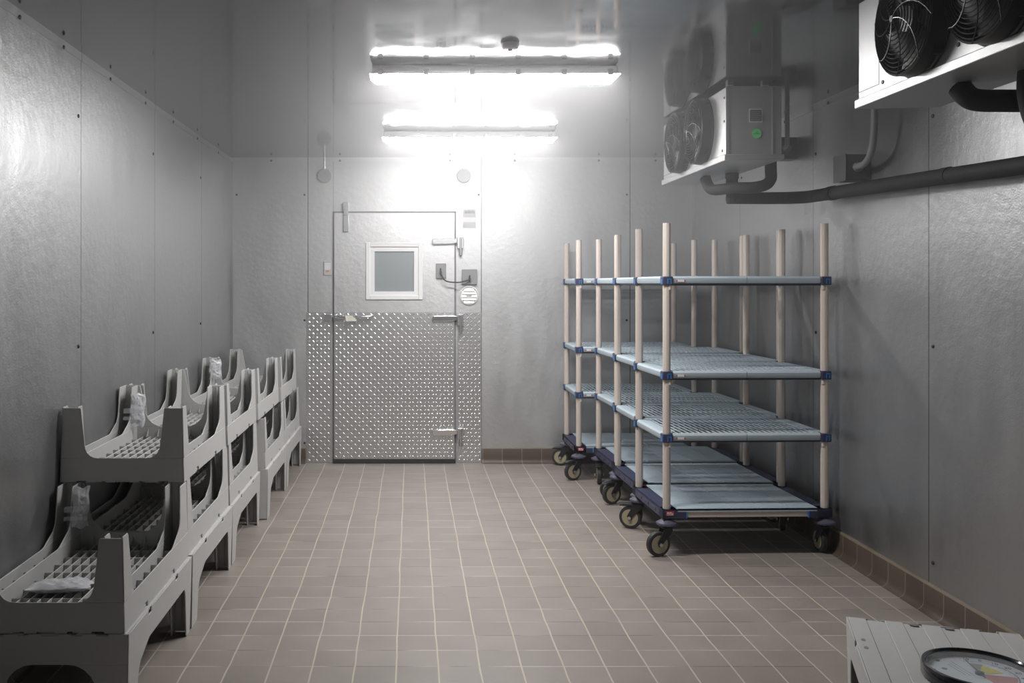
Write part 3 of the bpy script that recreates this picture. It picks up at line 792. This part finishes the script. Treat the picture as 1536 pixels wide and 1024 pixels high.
labs = ['pale blue four-tier wheeled shelf cart nearest the camera, its whole front in view',
        'second wheeled shelf cart from the camera, right behind the nearest one',
        'third wheeled shelf cart from the camera, left wheels close to those of the second',
        'last wheeled shelf cart by the end wall, standing out to the left of the others']
roots = []
for i, (X, Y, yaw, _) in enumerate(spots):
    o = cart0 if i == 0 else copy_tree(cart0)
    o.location = (X, Y, 0); o.rotation_euler = (0, 0, yaw)
    tag(o, labs[i], 'cart', GK); roots.append(o)
for o, (_, _, _, angs) in zip(roots, spots):
    for k, (x, y) in enumerate(((-hx, -hy), (hx, -hy), (-hx, hy), (hx, hy))):
        make_caster(o, x, y, angs[k], k == 2 or (k == 0 and o is roots[3]))

# ================================================================== evaporators
EX0, EX1, EL = 1.590, 1.870, 1.195       # front face, back, length along the wall
EZ0, EZ1 = 2.069, 2.440
def make_evap():
    o = empty('evaporator_unit')           # origin: bottom, near end, front face
    D = EX1 - EX0; z0, z1 = .024, EZ1 - EZ0
    cs = MB().box(.0, D, .0, EL, z0, z1)
    cas = cs.build('casing', 'galv', o, bevel=.004)
    # folded edges of the side panel
    MB().box(-.003, .012, -.004, .001, z0, z1).box(D - .05, D - .044, -.004, .001, z0, z1).box(-.002, D, -.003, .001, z1 - .006, z1 + .002).build('panel_edge', 'galv', cas)
    MB().prism([(-.012, -.004), (D * .5, 0.0), (D + .01, .004), (D + .01, .028), (-.012, .028)], 'y', -.010, EL + .006).build('drip_pan', 'galv', o, bevel=.003)
    for y in (.10, EL - .12):
        for x in (.05, D - .05): MB().box(x - .015, x + .015, y - .015, y + .015, z1, HC - EZ0).build('hanger', 'steel', o)
    zc = (z0 + z1) / 2 + .004; R0 = .178
    for yc in (EL - .82, EL - .415):
        fan = MB()
        fan.lathe([(R0 + .006, 0), (R0 + .006, .006), (R0, .010), (R0 - .004, .058), (R0 - .008, .062), (R0 - .014, .058), (R0 - .014, .004), (0, .003)], (0, yc, zc), (-1, 0, 0), 48)
        for a in range(4):
            t = PI / 4 + a * PI / 2
            fan.cyl((-.004, yc + R0 * .99 * math.cos(t), zc + R0 * .99 * math.sin(t)), (-.030, yc + R0 * .99 * math.cos(t), zc + R0 * .99 * math.sin(t)), .016, n=12)
        fo = fan.build('fan_shroud', 'black', o)
        gd = MB()
        def dome(r): return -.056 - .034 * (1 - (r / R0) ** 2)
        for i in range(1, 14):
            r = R0 * .98 * i / 13
            gd.tube([(dome(r), yc + r * math.cos(2 * PI * k / 40), zc + r * math.sin(2 * PI * k / 40)) for k in range(40)], .0021, 5, True)
        for k in range(8):
            pts = []
            for j in range(9):
                r = R0 * .98 * j / 8; t = k * PI / 4 + 1.0 * (r / R0) ** 1.3
                pts.append((dome(r) - .002, yc + r * math.cos(t), zc + r * math.sin(t)))
            gd.tube(pts, .002, 5)
        gd.cyl((dome(0) - .004, yc, zc), (dome(0) + .006, yc, zc), .010, n=12)
        gd.build('fan_guard', 'wire', fo)
        bl = MB()
        for k in range(5):
            t0 = k * 2 * PI / 5; vs = []
            for j in range(5):
                r = .045 + (.155 - .045) * j / 4
                for q in range(4):
                    t = t0 + (q / 3) * .95 + .25 * (r - .045) / .11
                    vs.append((-.012 - .028 * q / 3, yc + r * math.cos(t), zc + r * math.sin(t)))
            bl.add(vs, [(j * 4 + q, j * 4 + q + 1, (j + 1) * 4 + q + 1, (j + 1) * 4 + q) for j in range(4) for q in range(3)])
        bl.lathe([(.05, 0), (.05, .03), (.04, .042), (0, .044)], (-.004, yc, zc), (-1, 0, 0), 20)
        bl.build('fan_blade', 'black', fo)
    # access panel joint at the far end of the front, screws
    js = MB().box(-.0006, .001, EL - .150, EL - .147, z0 + .03, z1).box(-.0006, .001, EL - .150, EL, z0 + .028, z0 + .031)
    js.build('panel_joint', 'plug', cas, smooth=False)
    for y, z in ((EL - .175, .055), (EL - .34, .045), (EL - .62, .07), (EL - .62, .12), (.30, .045), (.06, .055), (.03, .2), (.03, .32), (EL - .56, .33)):
        MB().cyl((-.003, y, z), (.0, y, z), .007, n=10).build('screw', 'plug', cas)
    # nameplate and round sticker on the near end
    MB().box(.113, .181, -.0045, -.003, .190, .258).build('nameplate', 'sticker_pale', cas, smooth=False)
    MB().box(.118, .176, -.0055, -.0045, .195, .253).build('nameplate_field', 'dark_label', cas, smooth=False)
    nl = MB()
    for i in range(5): nl.box(.124, .170 - .006 * (i % 2), -.0060, -.0055, .201 + i * .010, .2035 + i * .010)
    nl.build('nameplate_print', 'boxgrey', cas, smooth=False)
    MB().lathe([(0, 0), (.0245, 0), (.0245, .0012), (0, .0012)], (.152, -.003, .133), (0, -1, 0), 28).build('round_sticker', 'green', cas)
    gl = MB().box(.147, .157, -.0050, -.0042, .1385, .1405).box(.136, .168, -.0050, -.0042, .131, .1335)
    gl.build('sticker_print', 'ink', cas, smooth=False)
    return o
ev = make_evap(); ev.location = (EX0, 4.816, EZ0)
tag(ev, 'far twin-fan cooling unit under the ceiling with a round green sticker on its end', 'cooling unit', 'ceiling cooling units')
ev2 = copy_tree(ev); ev2.location = (EX0, 3.392 - EL, EZ0)
ev2['label'] = 'near twin-fan cooling unit cut off by the top right corner of the view'

def pipe(name, pts, r, m, label, cat, n=14, seg=8, group=None):
    return tag(MB().tube(smooth_path(pts, seg), r, n).build(name, m), label, cat, group)
# drain of the far unit: drop, elbow, run along the wall towards the viewer
dr = empty('drain_pipe', (1.815, 5.40, 1.93)); tag(dr, 'long black insulated drain pipe running along the right wall from the far cooling unit', 'pipe')
def rel(mb, o): return mb.xf(lambda x, y, z: (x - o.location.x, y - o.location.y, z - o.location.z))
rel(MB().cyl((1.815, 5.40, 1.905), (1.815, 5.40, 2.068), .033, n=16).cyl((1.815, 5.40, 2.04), (1.815, 5.40, 2.07), .037, n=16), dr).build('drop', 'rubber', dr)
rel(MB().tube([(1.79, 5.40, 1.93), (1.86, 5.40, 1.93), (2.0, 5.40, 1.929), (2.08, 5.39, 1.929)] + smooth_path([(2.13, 5.37, 1.928), (2.19, 5.30, 1.926), (2.205, 5.18, 1.924), (2.205, 4.9, 1.917), (2.205, 4.2, 1.897), (2.205, 3.4, 1.870), (2.205, 2.2, 1.84), (2.205, 1.5, 1.82)], 6), .034, 16), dr).build('run', 'rubber', dr)
rel(MB().tube([(2.205, 5.02, 1.92), (2.205, 4.97, 1.919)], .038, 16), dr).build('sleeve', 'rubber', dr); rel(MB().tube([(2.205, 3.95, 1.8895), (2.205, 3.9, 1.888)], .036, 16), dr).build('sleeve', 'rubber', dr)
pipe('suction_pipe', [(1.70, 5.52, 2.055), (1.72, 5.46, 1.985), (1.78, 5.28, 1.975), (1.87, 5.17, 1.968), (1.935, 5.15, 2.0), (1.94, 5.15, 2.10), (1.94, 5.15, 2.465)], .031, 'rubber',
     'short black insulated pipe bending up behind the far cooling unit', 'pipe', group='insulated refrigerant pipes')
pipe('suction_pipe', [(1.71, 2.98, 2.06), (1.735, 2.95, 2.015), (1.80, 2.91, 2.002), (1.88, 2.88, 2.000), (1.95, 2.865, 2.025), (1.96, 2.86, 2.10), (1.96, 2.86, 2.465)], .034, 'rubber',
     'black insulated pipe under the near cooling unit at the right edge', 'pipe', group='insulated refrigerant pipes')
dr2 = empty('drain_pipe', (1.83, 2.80, 1.9)); tag(dr2, 'black insulated drain elbow dropping from the near cooling unit at the picture edge', 'pipe')
rel(MB().tube(smooth_path([(1.82, 2.80, 2.068), (1.82, 2.80, 1.99), (1.85, 2.79, 1.90), (1.95, 2.78, 1.865), (2.16, 2.78, 1.856)], 8), .036, 16), dr2).build('elbow', 'rubber', dr2)
# electrical boxes and conduits on the right wall
def jbox(x0, y0, y1, z0, z1, label):
    o = empty('junction_box', (XR, y0, z0)); tag(o, label, 'box', 'junction boxes on the right wall')
    MB().box(x0 - XR, -.002, 0, y1 - y0, 0, z1 - z0).build('housing', 'junction', o, bevel=.004)
    MB().box(x0 - XR - .006, x0 - XR, -.004, y1 - y0 + .004, -.004, z1 - z0 + .004).build('cover', 'junction', o, bevel=.002)
    MB().cyl(((x0 - XR) * .55, -.016, (z1 - z0) * .5), ((x0 - XR) * .55, 0, (z1 - z0) * .5), .024, n=18).build('gland', 'conduit', o)
    return o
jbox(2.175, 5.66, 5.76, 2.185, 2.315, 'small grey junction box on the wall behind the far cooling unit')
jbox(2.165, 4.75, 4.88, 1.962, 2.09, 'dark junction box sitting just above the long black pipe')
pipe('conduit', [(2.208, 5.645, 2.25), (2.205, 5.60, 2.26), (2.20, 5.585, 2.33), (2.20, 5.585, 2.465)], .013, 'conduit', 'grey conduit rising from the box behind the far cooling unit', 'conduit', 12, 8, 'wall conduits')
pipe('conduit', [(2.208, 4.735, 2.026), (2.205, 4.64, 2.03), (2.185, 4.53, 2.075), (2.172, 4.475, 2.18), (2.165, 4.46, 2.30), (2.16, 4.455, 2.465)], .016, 'conduit', 'curved grey conduit rising from the dark box above the black pipe', 'conduit', 12, 8, 'wall conduits')

# ================================================================== dial thermometer on the right hand crate
th = empty('dial_thermometer', (1.622, 2.722, CHT + .0005)); tag(th, 'large round dial thermometer with black rim, yellow and red sectors, lying on a crate', 'thermometer')
R_ = .150
MB().lathe([(0, 0), (R_ - .006, 0), (R_, .006), (R_, .034), (R_ - .003, .040), (R_ - .010, .041), (R_ - .014, .037), (R_ - .016, .018), (0, .017)], (0, 0, 0), (0, 0, 1), 72).build('rim', 'rim', th)
MB().lathe([(0, .0172), (R_ - .0162, .0172), (R_ - .0162, .019), (0, .019)], (0, 0, 0), (0, 0, 1), 64).build('dial_face', 'dial', th)
TILT = math.radians(28)      # the scale's upright direction, turned clockwise from straight away
def pol(r, deg):             # deg clockwise from the scale's upright
    a = math.radians(deg); return (r * math.sin(a), r * math.cos(a))
def sector(a0, a1, r0, r1, z, h, name, m):
    n = 16; p = [pol(r1, a0 + (a1 - a0) * i / n) for i in range(n + 1)] + ([pol(r0, a1 - (a1 - a0) * i / n) for i in range(n + 1)] if r0 > 0 else [(0, 0)])
    return MB().prism(p, 'z', z, z + h).build(name, m, th, smooth=False)
sector(6, 58, .02, .070, .0192, .0006, 'yellow_sector', 'yellow')
sector(78, 150, .0, .092, .0192, .0006, 'red_sector', 'dialred')
sector(-16, 8, .02, .080, .0192, .0004, 'dark_sector', 'boxgrey')
sector(-118, -98, .112, .130, .0192, .0004, 'red_mark', 'dialred')
for val, a in (('-10', -18), ('0', 3), ('10', 22), ('20', 41), ('30', 60), ('40', 80), ('50', 100)):
    x, y = pol(.112, a); text_mesh(val, .019, 'numeral', 'ink', th, (x, y, .0196), (0, 0, 0))
tk = MB()
for i in range(-10, 80):
    a = i * 2.3; r0 = .091 if i % 5 == 0 else .095
    (xa, ya), (xb, yb) = pol(r0, a), pol(.099, a); dx, dy = yb - ya, xa - xb; l = math.hypot(dx, dy); dx, dy = dx / l * .0005, dy / l * .0005
    tk.prism([(xa - dx, ya - dy), (xb - dx, yb - dy), (xb + dx, yb + dy), (xa + dx, ya + dy)], 'z', .0191, .0196)
tk.build('tick_marks', 'ink', th, smooth=False)
nd = MB().prism([(-.002, -.03), (.002, -.03), (.0032, 0), (.0006, .098), (-.0006, .098), (-.0032, 0)], 'z', .0225, .0235)
no = nd.build('needle', 'ink', th, smooth=False); no.rotation_euler = (0, 0, math.radians(20))
MB().lathe([(0, .019), (.012, .019), (.012, .025), (.008, .027), (0, .027)], (0, 0, 0), (0, 0, 1), 20).build('needle_hub', 'ink', th)
pl2 = MB()
ux, uy = .063, -.096; ul = math.hypot(ux, uy); nx_, ny_ = uy / ul, -ux / ul
for k in range(3):
    ox, oy = -.069 + nx_ * .011 * k, .066 + ny_ * .011 * k; f0, f1 = .08 * k, .92 - .05 * k
    pa_, pb_ = (ox + ux * f0, oy + uy * f0), (ox + ux * f1, oy + uy * f1)
    pl2.prism([pa_, pb_, (pb_[0] + nx_ * .0016, pb_[1] + ny_ * .0016), (pa_[0] + nx_ * .0016, pa_[1] + ny_ * .0016)], 'z', .0192, .0196)
pl2.cyl((-.088, -.002, .0192), (-.088, -.002, .0196), .008, n=20)
pl2.build('dial_print', 'boxgrey', th, smooth=False)
sc_ = MB().cyl((-.105, .055, .019), (-.105, .055, .0215), .006, n=12).cyl((-.085, -.085, .019), (-.085, -.085, .0215), .006, n=12)
sc_.build('dial_screw', 'ink', th)
MB().lathe([(0, .0345), (R_ - .0145, .0345), (R_ - .0145, .0355), (0, .0355)], (0, 0, 0), (0, 0, 1), 64).build('cover_glass', 'glass', th)
th.rotation_euler = (0, 0, -TILT)

# ================================================================== haze, camera, view
w = bpy.data.worlds.new('cold_mist'); sc.world = w; w.use_nodes = True
nt = w.node_tree
bg = nt.nodes.get('Background') or nt.nodes.new('ShaderNodeBackground')
bg.inputs[0].default_value = (0, 0, 0, 1); bg.inputs[1].default_value = 0
out = nt.nodes.get('World Output') or nt.nodes.new('ShaderNodeOutputWorld')
nt.links.new(bg.outputs[0], out.inputs[0])
# the mist hangs under the ceiling and thins out downwards
vs_ = nt.nodes.new('ShaderNodeVolumeScatter')
vs_.inputs['Color'].default_value = (.97, .98, 1, 1); vs_.inputs['Anisotropy'].default_value = .55
geo = nt.nodes.new('ShaderNodeNewGeometry'); sep = nt.nodes.new('ShaderNodeSeparateXYZ'); nt.links.new(geo.outputs['Position'], sep.inputs[0])
mr = nt.nodes.new('ShaderNodeMapRange'); mr.interpolation_type = 'SMOOTHSTEP'
mr.inputs[1].default_value = 1.25; mr.inputs[2].default_value = 2.4; mr.inputs[3].default_value = FOG_LOW; mr.inputs[4].default_value = FOG
nt.links.new(sep.outputs[2], mr.inputs[0])
# and it is thickest around the lamps and the far cooling unit
vd = nt.nodes.new('ShaderNodeVectorMath'); vd.operation = 'DISTANCE'; vd.inputs[1].default_value = (.65, 5.7, 2.2)
nt.links.new(geo.outputs['Position'], vd.inputs[0])
fo = nt.nodes.new('ShaderNodeMapRange'); fo.interpolation_type = 'SMOOTHSTEP'
fo.inputs[1].default_value = 1.2; fo.inputs[2].default_value = 3.6; fo.inputs[3].default_value = 1.0; fo.inputs[4].default_value = .22
nt.links.new(vd.outputs['Value'], fo.inputs[0])
dm = nt.nodes.new('ShaderNodeMath'); dm.operation = 'MULTIPLY'
nt.links.new(mr.outputs[0], dm.inputs[0]); nt.links.new(fo.outputs[0], dm.inputs[1]); nt.links.new(dm.outputs[0], vs_.inputs['Density'])
nt.links.new(vs_.outputs[0], out.inputs['Volume'])
w.cycles.volume_step_size = .7; sc.cycles.volume_step_rate = 3; sc.cycles.use_light_tree = False

cam = bpy.data.cameras.new('camera'); co = bpy.data.objects.new('camera', cam); COL.objects.link(co)
co.location = (0, 0, CH); co.rotation_euler = (PI / 2, 0, 0)
cam.sensor_width = 36; cam.lens = F / 1536 * 36
cam.shift_x = (768 - 617) / 1536; cam.shift_y = -(512 - 426) / 1536
cam.clip_start = .05; cam.clip_end = 100
sc.camera = co
cy_ = sc.cycles
cy_.max_bounces = 6; cy_.diffuse_bounces = 3; cy_.glossy_bounces = 4; cy_.transparent_max_bounces = 12; cy_.volume_bounces = 1
cy_.sample_clamp_indirect = 6
cy_.use_denoising = True
cy_.caustics_reflective = True
vw = sc.view_settings
vw.view_transform = 'Standard'; vw.look = 'None'; vw.exposure = EXPO; vw.gamma = 1.0; vw.use_curve_mapping = False
